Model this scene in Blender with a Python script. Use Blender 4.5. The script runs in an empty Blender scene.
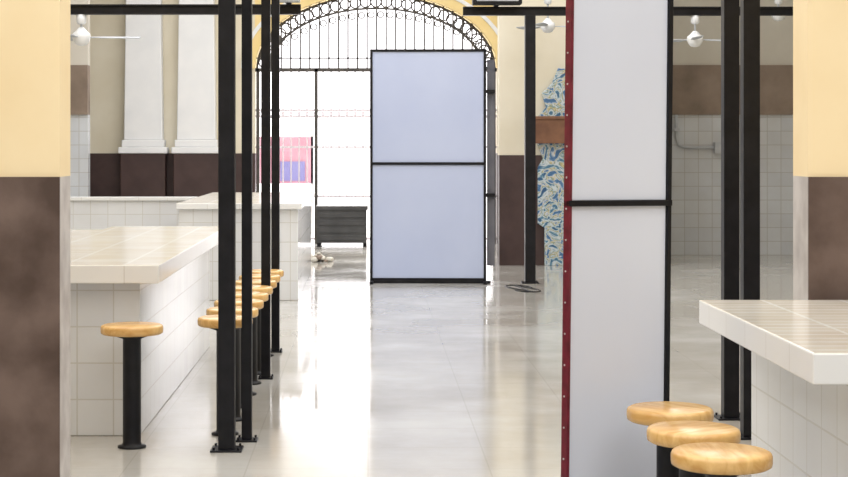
import bpy, bmesh, math, random
from mathutils import Vector, Matrix
random.seed(4)
scene = bpy.context.scene
scene.view_settings.view_transform = 'Standard'

# ------------------------------------------------------------ materials
def base_mat(name, col, rough=0.5, metal=0.0, spec=0.5):
    m = bpy.data.materials.new(name); m.use_nodes = True
    b = m.node_tree.nodes['Principled BSDF']
    b.inputs['Base Color'].default_value = (*col, 1)
    b.inputs['Roughness'].default_value = rough
    b.inputs['Metallic'].default_value = metal
    b.inputs['Specular IOR Level'].default_value = spec
    return m, m.node_tree, b

def noisy(name, c1, c2, scale=3.0, rough=0.6, bump=0.0, metal=0.0, detail=6, spec=0.5, lo=0.35, hi=0.65):
    m, nt, b = base_mat(name, c1, rough, metal, spec)
    tc = nt.nodes.new('ShaderNodeTexCoord')
    n = nt.nodes.new('ShaderNodeTexNoise'); n.inputs['Scale'].default_value = scale
    n.inputs['Detail'].default_value = detail
    r = nt.nodes.new('ShaderNodeValToRGB')
    r.color_ramp.elements[0].position = lo; r.color_ramp.elements[1].position = hi
    r.color_ramp.elements[0].color = (*c1, 1); r.color_ramp.elements[1].color = (*c2, 1)
    nt.links.new(tc.outputs['Object'], n.inputs['Vector'])
    nt.links.new(n.outputs['Fac'], r.inputs['Fac'])
    nt.links.new(r.outputs['Color'], b.inputs['Base Color'])
    if bump:
        bp = nt.nodes.new('ShaderNodeBump'); bp.inputs['Strength'].default_value = bump
        bp.inputs['Distance'].default_value = 0.02
        nt.links.new(n.outputs['Fac'], bp.inputs['Height'])
        nt.links.new(bp.outputs['Normal'], b.inputs['Normal'])
    return m

def tiled(name, c1, c2, mortar, w, h, msize=0.004, rough=0.2, bump=0.3, noise=None, nscale=1.2, spec=0.5, offset=0.0, nrough=None):
    m, nt, b = base_mat(name, c1, rough, 0, spec)
    uv = nt.nodes.new('ShaderNodeUVMap'); uv.uv_map = 'UVMap'
    br = nt.nodes.new('ShaderNodeTexBrick')
    br.offset = offset; br.squash = 1.0
    br.inputs['Color1'].default_value = (*c1, 1); br.inputs['Color2'].default_value = (*c2, 1)
    br.inputs['Mortar'].default_value = (*mortar, 1)
    br.inputs['Scale'].default_value = 1.0
    br.inputs['Brick Width'].default_value = w; br.inputs['Row Height'].default_value = h
    br.inputs['Mortar Size'].default_value = msize; br.inputs['Mortar Smooth'].default_value = 0.1
    nt.links.new(uv.outputs['UV'], br.inputs['Vector'])
    out = br.outputs['Color']
    if noise:
        n = nt.nodes.new('ShaderNodeTexNoise'); n.inputs['Scale'].default_value = nscale
        n.inputs['Detail'].default_value = 7; n.inputs['Roughness'].default_value = 0.6
        nt.links.new(uv.outputs['UV'], n.inputs['Vector'])
        r = nt.nodes.new('ShaderNodeValToRGB')
        r.color_ramp.elements[0].position = .35; r.color_ramp.elements[1].position = .65
        r.color_ramp.elements[0].color = (*noise, 1); r.color_ramp.elements[1].color = (1, 1, 1, 1)
        nt.links.new(n.outputs['Fac'], r.inputs['Fac'])
        mx = nt.nodes.new('ShaderNodeMix'); mx.data_type = 'RGBA'; mx.blend_type = 'MULTIPLY'
        mx.inputs['Factor'].default_value = 1.0
        nt.links.new(out, mx.inputs['A']); nt.links.new(r.outputs['Color'], mx.inputs['B'])
        out = mx.outputs['Result']
        if nrough:
            mr = nt.nodes.new('ShaderNodeMapRange')
            mr.inputs['From Min'].default_value = .3; mr.inputs['From Max'].default_value = .7
            mr.inputs['To Min'].default_value = nrough[0]; mr.inputs['To Max'].default_value = nrough[1]
            nt.links.new(n.outputs['Fac'], mr.inputs['Value'])
            nt.links.new(mr.outputs['Result'], b.inputs['Roughness'])
    nt.links.new(out, b.inputs['Base Color'])
    bp = nt.nodes.new('ShaderNodeBump'); bp.inputs['Strength'].default_value = bump
    bp.inputs['Distance'].default_value = 0.003; bp.invert = True
    nt.links.new(br.outputs['Fac'], bp.inputs['Height'])
    nt.links.new(bp.outputs['Normal'], b.inputs['Normal'])
    return m

YEL = noisy('yellow_plaster', (.89, .70, .41), (.93, .75, .46), 2.5, .7, .05)
YEL2 = noisy('deep_yellow_plaster', (.84, .64, .27), (.90, .71, .35), 2.5, .7, .05)
CREAM = noisy('cream_plaster', (.70, .63, .48), (.78, .72, .58), 1.2, .7, .05)
BEIGE = noisy('grey_beige_plaster', (.56, .52, .45), (.66, .63, .56), 1.0, .7, .05)
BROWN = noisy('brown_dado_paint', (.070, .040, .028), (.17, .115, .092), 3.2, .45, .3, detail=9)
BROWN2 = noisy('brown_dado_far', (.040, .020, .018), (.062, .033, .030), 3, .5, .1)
BAND = noisy('brown_band', (.19, .14, .105), (.30, .23, .18), 2, .6, .1)
REVEAL = noisy('pale_grey_reveal', (.42, .38, .36), (.60, .56, .53), 6, .5, .15)  # lower pillar body, a lighter mottled grey than the brown front
WHITE = noisy('white_plaster', (.80, .81, .82), (.88, .88, .88), 2, .6, .03)
BLACK = noisy('black_painted_steel', (.004, .004, .006), (.010, .010, .013), 10, .4, .03, spec=.25)
IRON = noisy('wrought_iron_weathered', (.05, .045, .04), (.09, .08, .07), 12, .5)
IRONGLOW = noisy('wrought_iron_glow_washed', (.80, .74, .79), (.86, .80, .85), 12, .5)  # backlight glow put into the colour of the lower bars
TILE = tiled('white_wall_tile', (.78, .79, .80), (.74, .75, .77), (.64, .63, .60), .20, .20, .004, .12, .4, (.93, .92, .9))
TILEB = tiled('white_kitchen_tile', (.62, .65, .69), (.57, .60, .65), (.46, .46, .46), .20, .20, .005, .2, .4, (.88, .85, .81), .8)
SLABTOP = tiled('beige_countertop_tile', (.74, .70, .62), (.68, .63, .55), (.83, .82, .78), .33, .11, .008, .16, .25, (.92, .89, .84), 3)
SLABEDGE = tiled('white_countertop_edge', (.84, .84, .83), (.81, .81, .80), (.70, .68, .65), .33, .5, .003, .2, .3)
FLOOR = tiled('polished_floor', (.55, .54, .51), (.54, .525, .49), (.49, .475, .44), .60, .60, .004, .12, .08, (.80, .765, .715), .8, 1.0, nrough=(.05, .20))
STREET = noisy('street_concrete', (.75, .74, .73), (.85, .84, .83), 2, .8)
PANEL = noisy('frosted_panel_sheet', (.69, .72, .81), (.73, .76, .84), .8, .4)
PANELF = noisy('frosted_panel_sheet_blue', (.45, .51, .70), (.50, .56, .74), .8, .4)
RED = noisy('dark_red_strip', (.10, .004, .014), (.17, .008, .025), 20, .4)
GALV = noisy('galvanised', (.45, .45, .45), (.6, .6, .6), 20, .35, 0, .6)
GREYP = noisy('grey_plastic', (.40, .42, .45), (.5, .52, .55), 5, .5)
FANW = noisy('fan_white_enamel', (.75, .76, .77), (.82, .83, .83), 5, .3)
DKBOARD = noisy('dark_backing_board', (.10, .10, .12), (.15, .15, .17), 3, .6)
CRATE = noisy('crate_dark', (.05, .05, .052), (.08, .08, .08), 3, .6)
WOODD = noisy('dark_wood', (.14, .06, .03), (.22, .10, .05), 6, .5)
PINK = noisy('pink_banner', (.42, .20, .28), (.5, .28, .36), 2, .7)
BLUEB = noisy('blue_banner', (.14, .14, .36), (.2, .2, .42), 2, .7)

def wood_seat():
    m, nt, b = base_mat('varnished_pine', (.75, .42, .14), .25)
    tc = nt.nodes.new('ShaderNodeTexCoord')
    mp = nt.nodes.new('ShaderNodeMapping'); mp.inputs['Scale'].default_value = (2.5, 14, 8)
    n = nt.nodes.new('ShaderNodeTexNoise'); n.inputs['Scale'].default_value = 2.0; n.inputs['Detail'].default_value = 5
    n.inputs['Distortion'].default_value = .6
    r = nt.nodes.new('ShaderNodeValToRGB')
    e = r.color_ramp.elements
    e[0].position = .3; e[0].color = (.60, .32, .09, 1); e[1].position = .68; e[1].color = (.82, .54, .22, 1)
    nt.links.new(tc.outputs['Object'], mp.inputs['Vector']); nt.links.new(mp.outputs['Vector'], n.inputs['Vector'])
    nt.links.new(n.outputs['Fac'], r.inputs['Fac']); nt.links.new(r.outputs['Color'], b.inputs['Base Color'])
    return m
SEAT = wood_seat()

def mural_mat():
    m, nt, b = base_mat('painted_talavera_tile', (.8, .8, .8), .2)
    tc = nt.nodes.new('ShaderNodeTexCoord')
    n = nt.nodes.new('ShaderNodeTexNoise'); n.inputs['Scale'].default_value = 4; n.inputs['Detail'].default_value = 3
    n.inputs['Distortion'].default_value = 2.6
    r = nt.nodes.new('ShaderNodeValToRGB'); cr = r.color_ramp
    cr.elements[0].position = .34; cr.elements[0].color = (.04, .10, .22, 1)
    cr.elements[1].position = .66; cr.elements[1].color = (.06, .15, .30, 1)
    for p, c in ((.41, (.10, .24, .34)), (.44, (.48, .55, .58)), (.48, (.62, .67, .68)), (.51, (.14, .27, .28)), (.54, (.55, .46, .20)), (.57, (.60, .64, .66)), (.61, (.12, .24, .42))):
        e = cr.elements.new(p); e.color = (*c, 1)
    nt.links.new(tc.outputs['Object'], n.inputs['Vector'])
    nt.links.new(n.outputs['Fac'], r.inputs['Fac']); nt.links.new(r.outputs['Color'], b.inputs['Base Color'])
    return m
MURAL = mural_mat()

# ------------------------------------------------------------ mesh builder
class B:
    def __init__(s, name):
        s.name = name; s.bm = bmesh.new(); s.mats = []
    def mi(s, mat):
        if mat not in s.mats: s.mats.append(mat)
        return s.mats.index(mat)
    def faces(s, vs, fs, mat, smooth=False):
        i = s.mi(mat); bv = [s.bm.verts.new(v) for v in vs]
        for f in fs:
            try:
                fc = s.bm.faces.new([bv[k] for k in f]); fc.material_index = i; fc.smooth = smooth
            except ValueError: pass
        return s
    def box(s, x0, x1, y0, y1, z0, z1, mat, top=None):
        v = [(x, y, z) for z in (z0, z1) for y in (y0, y1) for x in (x0, x1)]
        s.faces(v, [(0, 2, 3, 1), (0, 1, 5, 4), (1, 3, 7, 5), (3, 2, 6, 7), (2, 0, 4, 6), (4, 5, 7, 6)], mat)
        if top:
            s.bm.faces.ensure_lookup_table(); s.bm.faces[-1].material_index = s.mi(top)
        return s
    def prism(s, pts, y0, y1, mat):      # polygon in xz, extruded along y
        n = len(pts)
        v = [(p[0], y0, p[1]) for p in pts] + [(p[0], y1, p[1]) for p in pts]
        f = [tuple(range(n)), tuple(range(2 * n - 1, n - 1, -1))] + [(i, i + n, (i + 1) % n + n, (i + 1) % n) for i in range(n)]
        return s.faces(v, f, mat)
    def lathe(s, cx, cy, prof, mat, seg=32):
        v = []; f = []
        for (r, z) in prof:
            for k in range(seg):
                a = 2 * math.pi * k / seg; v.append((cx + r * math.cos(a), cy + r * math.sin(a), z))
        for j in range(len(prof) - 1):
            for k in range(seg):
                k2 = (k + 1) % seg
                f.append((j * seg + k, j * seg + k2, (j + 1) * seg + k2, (j + 1) * seg + k))
        f.append(tuple(range(seg - 1, -1, -1))); f.append(tuple((len(prof) - 1) * seg + k for k in range(seg)))
        return s.faces(v, f, mat, True)
    def tube(s, pts, r, mat, seg=8, closed=False):
        pts = [Vector(p) for p in pts]; n = len(pts); v = []; f = []
        for i, p in enumerate(pts):
            if closed: t = pts[(i + 1) % n] - pts[i - 1]
            else: t = pts[min(i + 1, n - 1)] - pts[max(i - 1, 0)]
            t.normalize()
            up = Vector((0, 1, 0)) if abs(t.y) < .9 else Vector((0, 0, 1))
            a = t.cross(up).normalized(); c = a.cross(t).normalized()
            for k in range(seg):
                th = 2 * math.pi * k / seg
                v.append(tuple(p + r * (math.cos(th) * a + math.sin(th) * c)))
        rng = n if closed else n - 1
        for i in range(rng):
            i2 = (i + 1) % n
            for k in range(seg):
                k2 = (k + 1) % seg
                f.append((i * seg + k, i * seg + k2, i2 * seg + k2, i2 * seg + k))
        if not closed:
            f.append(tuple(range(seg - 1, -1, -1))); f.append(tuple((n - 1) * seg + k for k in range(seg)))
        return s.faces(v, f, mat, True)
    def done(s, bevel=0.0, origin=None, loc=None, rot=None):
        bm = s.bm
        bmesh.ops.recalc_face_normals(bm, faces=bm.faces[:])
        uvl = bm.loops.layers.uv.new('UVMap')
        for fc in bm.faces:
            n = fc.normal; a = (abs(n.x), abs(n.y), abs(n.z)); k = a.index(max(a))
            for lp in fc.loops:
                c = lp.vert.co
                lp[uvl].uv = (c.y, c.z) if k == 0 else ((c.x, c.z) if k == 1 else (c.x, c.y))
        if origin is None and loc is None:
            xs = [v.co for v in bm.verts]
            mn = [min(c[i] for c in xs) for i in range(3)]; mx = [max(c[i] for c in xs) for i in range(3)]
            origin = ((mn[0] + mx[0]) / 2, (mn[1] + mx[1]) / 2, mn[2])
        if origin is not None:
            bmesh.ops.translate(bm, verts=bm.verts[:], vec=-Vector(origin))
        me = bpy.data.meshes.new(s.name); bm.to_mesh(me); bm.free()
        for m in s.mats: me.materials.append(m)
        o = bpy.data.objects.new(s.name, me); scene.collection.objects.link(o)
        o.location = loc if loc is not None else origin
        if rot: o.rotation_euler = rot
        if bevel:
            md = o.modifiers.new('bevel', 'BEVEL'); md.width = bevel; md.segments = 2; md.limit_method = 'ANGLE'; md.angle_limit = math.radians(40)
        return o

H = 5.5; DZ = 1.465
# ------------------------------------------------------------ shell
B('floor').box(-8, 8, -4, 27.85, -.12, 0, FLOOR).done()
B('ground_street').box(-14, 14, 27.85, 60, -.14, -.02, STREET).done()
B('wall_left').box(-8.2, -8, -4, 27.8, 0, H, CREAM).done()
B('wall_right').box(8, 8.2, -4, 27.8, 0, H, CREAM).done()
B('wall_front').box(-8.2, 8.2, -4.2, -4, 0, H, WHITE).done()
B('ceiling').box(-8.2, 8.2, -4.2, 27.8, H, H + .15, WHITE).done()

# opening wall: two pillars
p = B('pillar')
p.box(-8, -1.304, 7.2, 7.45, 0, DZ, REVEAL).box(-8, -1.304, 7.2, 7.45, DZ, H, YEL)
p.box(-8, -1.304, 7.185, 7.2, 0, DZ, BROWN)
p.done()
p = B('pillar')
p.box(1.863, 8, 7.2, 7.45, 0, DZ, REVEAL).box(1.863, 8, 7.2, 7.45, DZ, H, YEL)
p.box(1.863, 8, 7.185, 7.2, 0, DZ, BROWN)
p.done()
B('trim_lintel').box(-1.304, 1.863, 7.2, 7.45, 3.6, H, YEL).done()

# back wall with arched gateway
Y0, Y1 = 27.5, 27.8
cx, hw, spring, rise = .13, 1.96, 2.84, 1.22
w = B('wall_back')
for x0, x1 in ((-8, cx - hw), (cx + hw, 8)):
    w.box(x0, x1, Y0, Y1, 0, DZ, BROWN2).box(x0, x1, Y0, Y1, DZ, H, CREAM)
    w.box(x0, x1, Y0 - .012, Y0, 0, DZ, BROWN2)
N = 40
arc = [(cx - hw * math.cos(math.pi * i / N), spring + rise * math.sin(math.pi * i / N)) for i in range(N + 1)]
for a, b in zip(arc[:-1], arc[1:]):
    w.prism([a, b, (b[0], H), (a[0], H)], Y0, Y1, YEL2)
w.done()
t = B('trim_arch')
def arcp(g, i): return (cx - (hw + g) * math.cos(math.pi * i / N), spring + (rise + g) * math.sin(math.pi * i / N))
for i in range(N):
    t.prism([arcp(0, i), arcp(0, i + 1), arcp(.16, i + 1), arcp(.16, i)], Y0 - .05, Y0, YEL2)
    t.prism([arcp(.16, i), arcp(.16, i + 1), arcp(.22, i + 1), arcp(.22, i)], Y0 - .08, Y0, WHITE)
t.done()

# pilasters
for xc in (-3.605, -2.755):
    p = B('pilaster'); wd = .50
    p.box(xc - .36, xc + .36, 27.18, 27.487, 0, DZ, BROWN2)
    p.box(xc - .39, xc + .39, 27.16, 27.487, DZ, DZ + .10, WHITE)
    p.box(xc - .34, xc + .34, 27.2, 27.487, DZ + .10, DZ + .22, WHITE)
    p.prism([(xc - .31, DZ + .22), (xc + .31, DZ + .22), (xc + .26, H - .02), (xc - .26, H - .02)], 27.25, 27.487, WHITE)
    p.done(.015)

# pier right of the gateway, and tiled recess walls
w = B('wall_back_pier')
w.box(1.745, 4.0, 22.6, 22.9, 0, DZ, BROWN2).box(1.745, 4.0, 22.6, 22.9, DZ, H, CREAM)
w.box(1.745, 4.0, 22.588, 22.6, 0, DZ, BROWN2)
w.box(3.85, 4.0, 22.9, 24.7, 0, H, CREAM)
w.done()
for nm, x0, x1 in (('wall_back_right', 4.0, 8), ('wall_back_left', -8, -4.07)):
    w = B(nm)
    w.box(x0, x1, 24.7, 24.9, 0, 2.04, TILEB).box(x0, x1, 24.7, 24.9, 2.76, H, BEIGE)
    w.box(x0, x1, 24.66, 24.9, 2.04, 2.76, BAND)
    w.done()

# ------------------------------------------------------------ iron gate
g = B('wrought_iron_gate')
yg = 27.62
def bar(x0, x1, z0, z1, m, d=.02): g.box(x0, x1, yg - d, yg + d, z0, z1, m)
bar(cx - hw, cx + hw, spring - .05, spring + .01, IRON, .03)
bar(cx - hw, cx + hw, spring + .16, spring + .18, IRON, .012)
x = cx - hw + .11
while x < cx + hw - .05:
    zt = spring + rise * math.sqrt(max(0, 1 - ((x - cx) / hw) ** 2))
    bar(x - .013, x + .013, spring, zt, IRON, .012)
    if zt > spring + .5:
        rr = .05
        g.tube([(x + .065 + rr * math.cos(a * math.pi / 6), yg, zt - .34 + rr * math.sin(a * math.pi / 6)) for a in range(12)], .010, IRON, 6, True)
    x += .155
for gg in (-.03, -.24):
    g.tube([(arcp(gg, i)[0], yg, arcp(gg, i)[1]) for i in range(N + 1)], .018, IRON, 6)
for i in range(1, 34):        # ring frieze following the arch
    th = math.pi * i / 34
    px = cx - (hw - .135) * math.cos(th); pz = spring + (rise - .135) * math.sin(th); rr = .085
    g.tube([(px + rr * math.cos(a * math.pi / 6), yg, pz + rr * math.sin(a * math.pi / 6)) for a in range(12)], .013, IRON, 6, True)
# lower leaves, dark iron coloured pale in place of daylight glow washing over it
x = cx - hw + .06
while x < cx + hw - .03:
    bar(x - .011, x + .011, .06, spring - .05, IRONGLOW, .01); x += .13
for z in (.06, .75, 1.55, 2.05, 2.15): bar(cx - hw, cx + hw, z, z + .034, IRONGLOW, .014)
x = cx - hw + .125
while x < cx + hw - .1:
    g.tube([(x + .055 * math.cos(a * math.pi / 6), yg, 2.1 + .055 * math.sin(a * math.pi / 6)) for a in range(12)], .008, IRONGLOW, 6, True); x += .13
for xx in (-1.79, -.84, 1.1, 2.05): g.box(xx - .025, xx + .025, yg - .03, yg + .03, 0, spring, IRON)
g.done()

# outside the gate
o = B('street_banner')
o.box(-2.2, -1.0, 31, 31.04, .9, 1.75, PINK).box(-1.6, -1.15, 30.97, 31.0, .95, 1.3, BLUEB)
for xx in (-2.2, -1.04): o.box(xx, xx + .04, 31.0, 31.04, -.02, 1.9, GALV)
o.done()
o = B('market_crate')
X0, X1, Ya, Yb = -.80, -.02, 26.7, 27.2
o.box(X0, X1, Ya, Yb, .06, .58, CRATE)
o.box(X0 - .02, X1 + .02, Ya - .02, Yb + .02, .58, .64, CRATE)
for xx in (X0, X1 - .06):
    for yy in (Ya, Yb - .06): o.box(xx, xx + .06, yy, yy + .06, 0, .06, BLACK)
for k in range(4): o.box(X0 + .03, X1 - .03, Ya - .012, Ya, .10 + k * .12, .18 + k * .12, CRATE)
o.done(.004)

# ------------------------------------------------------------ counters
k = B('tiled_counter')
k.box(-1.93, -1.254, 9.35, 13.45, 0, .85, TILE)
k.box(-2.05, -1.13, 9.2, 13.6, .85, .95, SLABEDGE, SLABTOP)
k.done(.006)
k = B('preparation_counter')
k.box(-5.0, -2.12, 11.4, 13.4, 0, .84, TILE).box(-5.05, -2.07, 11.2, 13.5, .84, .93, SLABEDGE, SLABTOP)
k.done(.006)
k = B('tiled_counter')
k.box(-1.95, -.72, 17.5, 21.5, 0, .94, TILE).box(-1.97, -.68, 17.45, 21.55, .94, 1.0, SLABEDGE, SLABTOP)
k.done(.006)
k = B('tiled_partition')
k.box(-7.9, -1.98, 19.6, 19.75, 0, .96, TILE).box(-7.9, -1.98, 19.57, 19.78, .96, 1.0, SLABEDGE)
k.done(.004)
k = B('tiled_counter')
k.box(1.60, 2.5, 5.5, 7.1, 0, .85, TILE).box(1.39, 2.6, 5.31, 7.14, .85, .95, SLABEDGE, SLABTOP)
k.done(.006)

# ------------------------------------------------------------ stools
def stool(x, y, r=.16, rot=0):
    s = B('bar_stool'); zt = .65
    s.lathe(0, 0, [(.075, 0), (.075, .01), (.052, .014), (.048, .03), (.048, zt - .075), (.09, zt - .06), (.09, zt - .048)], BLACK, 28)
    s.lathe(0, 0, [(r - .012, zt - .05), (r - .002, zt - .044), (r, zt - .034), (r, zt - .014), (r - .004, zt - .005), (r - .014, zt), (.001, zt)], SEAT, 40)
    s.done(loc=(x, y, 0), rot=(0, 0, rot))
stool(-1.25, 9.0, .165, .3)
for i in range(8): stool(-.79, 9.4 + i * .5, .152, random.uniform(0, 3))
for (x, y) in ((1.094, 6.16), (1.095, 5.72), (1.10, 5.29)): stool(x, y, .156, random.uniform(0, 3))

# ------------------------------------------------------------ posts and beams
def post(x, y, wd, top, m=.04):
    s = B('steel_post'); h = wd / 2
    s.box(x - h, x + h, y - h, y + h, .01, top, BLACK)
    s.box(x - h - m, x + h + m, y - h - m, y + h + m, 0, .01, BLACK)
    for sx in (-1, 1):
        for sy in (-1, 1): s.lathe(x + sx * (h + m * .55), y + sy * (h + m * .55), [(.007, .01), (.007, .024)], BLACK, 8)
    s.done(.003)
post(-.74, 8.92, .085, 3.2); post(-.655, 9.2, .055, 3.2, .03)
post(-.70, 11.65, .062, 3.2, .02); post(-.715, 13.15, .062, 3.2, .02)
post(2.12, 9.95, .09, 3.2); post(2.09, 9.3, .09, 3.2)
post(1.877, 19.7, .12, 3.1); post(-1.23, 17.2, .07, 2.92)
s = B('steel_beam'); s.box(-.80, -.60, 8.8, 13.3, 3.2, 3.3, BLACK); s.done(.004)
s = B('steel_beam'); s.box(2.03, 2.17, 9.2, 10.1, 3.2, 3.3, BLACK); s.done(.004)
def ibeam(x0, x1, y, z0, z1):
    s = B('steel_beam')
    s.box(x0, x1, y - .05, y + .05, z0, z0 + .015, BLACK).box(x0, x1, y - .05, y + .05, z1 - .015, z1, BLACK)
    s.box(x0, x1, y - .012, y + .012, z0 + .015, z1 - .015, BLACK); s.done()
ibeam(-8, -.68, 17.2, 2.92, 3.02)
ibeam(1.1, 8, 19.7, 3.1, 3.2)
ibeam(1.6, 8, 21.75, 3.5, 3.6)
s = B('floodlight'); s.box(1.2, 1.76, 19.4, 19.64, 3.21, 3.46, BLACK); s.box(1.24, 1.72, 19.38, 19.4, 3.24, 3.43, GREYP)
s.box(1.45, 1.51, 19.55, 19.72, 3.2, 3.23, BLACK); s.done(.01)
s = B('floodlight'); s.box(-.92, -.68, 16.9, 17.1, 3.03, 3.2, GREYP); s.box(-.9, -.7, 16.88, 16.9, 3.05, 3.18, FANW)
s.box(-.83, -.77, 17.05, 17.2, 3.02, 3.06, BLACK); s.done(.01)

def fan(x, y, z, ztop, ang, R=.58):
    s = B('ceiling_fan')
    s.lathe(0, 0, [(.012, .05), (.012, ztop - z)], GREYP, 12)
    s.lathe(0, 0, [(.05, ztop - z - .08), (.03, ztop - z - .1)][::-1] + [(.05, ztop - z)], FANW, 20)
    s.lathe(0, 0, [(.02, -.085), (.055, -.075), (.08, -.04), (.095, 0), (.09, .035), (.06, .06), (.025, .1)], FANW, 28)
    for kk in range(3):
        a = ang + kk * 2 * math.pi / 3
        M = Matrix.Rotation(a, 3, 'Z') @ Matrix.Rotation(math.radians(10), 3, 'X')
        v = []
        for zz in (-.004, .004):
            for (px, py) in ((.08, -.02), (.16, -.03), (.2, -.06), (R, -.07), (R + .02, 0), (R, .06), (.2, .05), (.16, .03), (.08, .02)):
                v.append(tuple(M @ Vector((px, py, zz))))
        n = 9
        s.faces(v, [tuple(range(n - 1, -1, -1)), tuple(range(n, 2 * n))] + [(i, (i + 1) % n, (i + 1) % n + n, i + n) for i in range(n)], GREYP)
    s.done(loc=(x, y, z))
fan(-2.90, 17.2, 2.69, 2.92, 0.1)
fan(3.79, 19.7, 2.82, 3.1, .4)
fan(5.25, 21.75, 3.27, 3.5, 1.3)
fan(2.3, 21.75, 3.12, 3.5, .2, .5)

# ------------------------------------------------------------ display panels
def display_panel(W, Hh, mid, sheet, loc, rot, red=False, back=False, fr=.035, d=.02):
    s = B('display_panel')
    z0 = .03
    f0 = .014 if red else fr
    s.box(f0, W - fr, -.006, .006, z0 + fr, mid - fr / 2, sheet)
    s.box(f0, W - fr, -.006, .006, mid + fr / 2, Hh - fr, sheet)
    s.box(f0, W, -d, d, z0, z0 + fr, BLACK).box(f0, W, -d, d, Hh - fr, Hh, BLACK)
    s.box(W - fr, W, -d, d, z0, Hh, BLACK)
    s.box(0, f0, -d, d, z0, Hh, RED if red else BLACK)
    s.box(0.0, W, -d - .004, d, mid - fr / 2, mid + fr / 2, BLACK)
    if red:
        z = .1
        while z < Hh:
            s.tube([(-.003, 0, z), (0, 0, z)], .004, GALV, 8); z += .115
    if back:
        s.box(W + .01, W + .10, .08, .1, .2, Hh - .12, DKBOARD)
        s.box(W - .02, W + .1, .02, .08, 1.0, 1.04, BLACK); s.box(W - .02, W + .1, .02, .08, 2.2, 2.24, BLACK)
    for xx in (.0, W - .04): s.box(xx, xx + .04, -.20, .20, 0, z0, BLACK)
    if not red: s.box(0, W + .05, -.03, .03, 0, .03, BLACK)
    return s.done(.002, loc=loc, rot=rot)
display_panel(.524, 2.7, 1.385, PANEL, (.715, 6.25, 0), (0, math.radians(.8), math.radians(34.9)), red=True, fr=.022, d=.016)
display_panel(1.345, 2.71, 1.385, PANELF, (.023, 19.7, 0), (0, 0, math.radians(-2)), back=True, fr=.03)

# ------------------------------------------------------------ mural, wood board, conduit, cable, sack
hp = [(.62, 0), (.62, .5), (.71, .56), (.71, 1.3), (.64, 1.42), (.71, 1.6), (.73, 1.95), (.60, 2.1), (.66, 2.28), (.52, 2.42), (.44, 2.62), (.25, 2.6), (.12, 2.8)]
mc = 2.96
m_ = B('talavera_tile_mural')
m_.prism([(mc - a, b) for a, b in hp] + [(mc + a, b) for a, b in hp[::-1]], 22.53, 22.587, MURAL)
m_.done(.008)
s = B('wooden_sign_board')
s.box(2.13, 3.7, 22.40, 22.44, 1.62, 1.95, WOODD)
s.box(2.11, 3.72, 22.38, 22.45, 1.94, 1.98, WOODD)
for xx in (2.3, 3.5): s.box(xx, xx + .04, 22.44, 22.53, 1.7, 1.9, BLACK)
s.done(.005)
s = B('electrical_conduit')
s.tube([(4.47, 24.64, 2.04), (4.47, 24.64, 1.7), (4.5, 24.64, 1.6), (4.6, 24.64, 1.56), (5.05, 24.64, 1.56)], .02, GREYP, 10)
s.box(5.02, 5.14, 24.6, 24.7, 1.48, 1.64, GREYP); s.box(4.43, 4.51, 24.6, 24.7, 1.8, 1.84, GREYP); s.done()
s = B('loose_cable')
pts = []
for i in range(44):
    a = i * .35; pts.append((1.72 + .17 * math.cos(a) * (.6 + .4 * math.sin(i * .21)), 18.9 + .45 * math.sin(a * .8), .006))
s.tube(pts, .006, BLACK, 6); s.done()
s = B('rubble_pile')
for i in range(26):
    a = random.uniform(0, 6.28); rr = random.uniform(0, .2); q = random.uniform(.025, .06)
    x, y = -.68 + rr * math.cos(a), 23.3 + rr * math.sin(a) * .7; zc = max(0, .10 - rr * .5) * random.random()
    s.lathe(x, y, [(q * .8, zc), (q, zc + q * .4), (q * .6, zc + q)], BEIGE if i % 3 else BAND, 6)
s.done()

# ------------------------------------------------------------ light
wd = bpy.data.worlds.new('sky'); scene.world = wd; wd.use_nodes = True
bg = wd.node_tree.nodes['Background']
bg.inputs['Color'].default_value = (1, .975, .995, 1); bg.inputs['Strength'].default_value = 3.2
def area(name, loc, rot, sx, sy, power, col=(1, 1, 1)):
    l = bpy.data.lights.new(name, 'AREA'); l.shape = 'RECTANGLE'; l.size = sx; l.size_y = sy; l.energy = power; l.color = col
    o = bpy.data.objects.new(name, l); scene.collection.objects.link(o); o.location = loc; o.rotation_euler = rot
    return o
area('ceiling_fill_lamp', (0, 12, 5.4), (0, 0, 0), 9, 28, 1760, (.985, .985, 1))  # added interior fill light, hung under a closed ceiling with no opening
sun = bpy.data.lights.new('sun', 'SUN'); sun.energy = 5; sun.angle = .05; sun.color = (1, .96, .9)
so = bpy.data.objects.new('sun', sun); scene.collection.objects.link(so); so.rotation_euler = (math.radians(-50), math.radians(5), 0); so.location = (0, 40, 12)

# ------------------------------------------------------------ camera
cam = bpy.data.cameras.new('camera'); co = bpy.data.objects.new('camera', cam); scene.collection.objects.link(co)
co.location = (0, 0, 1.6); co.rotation_euler = (math.radians(90), 0, 0)
cam.sensor_width = 36; cam.lens = 72.17; cam.shift_x = 56 / 848; cam.shift_y = -93.5 / 848
scene.camera = co
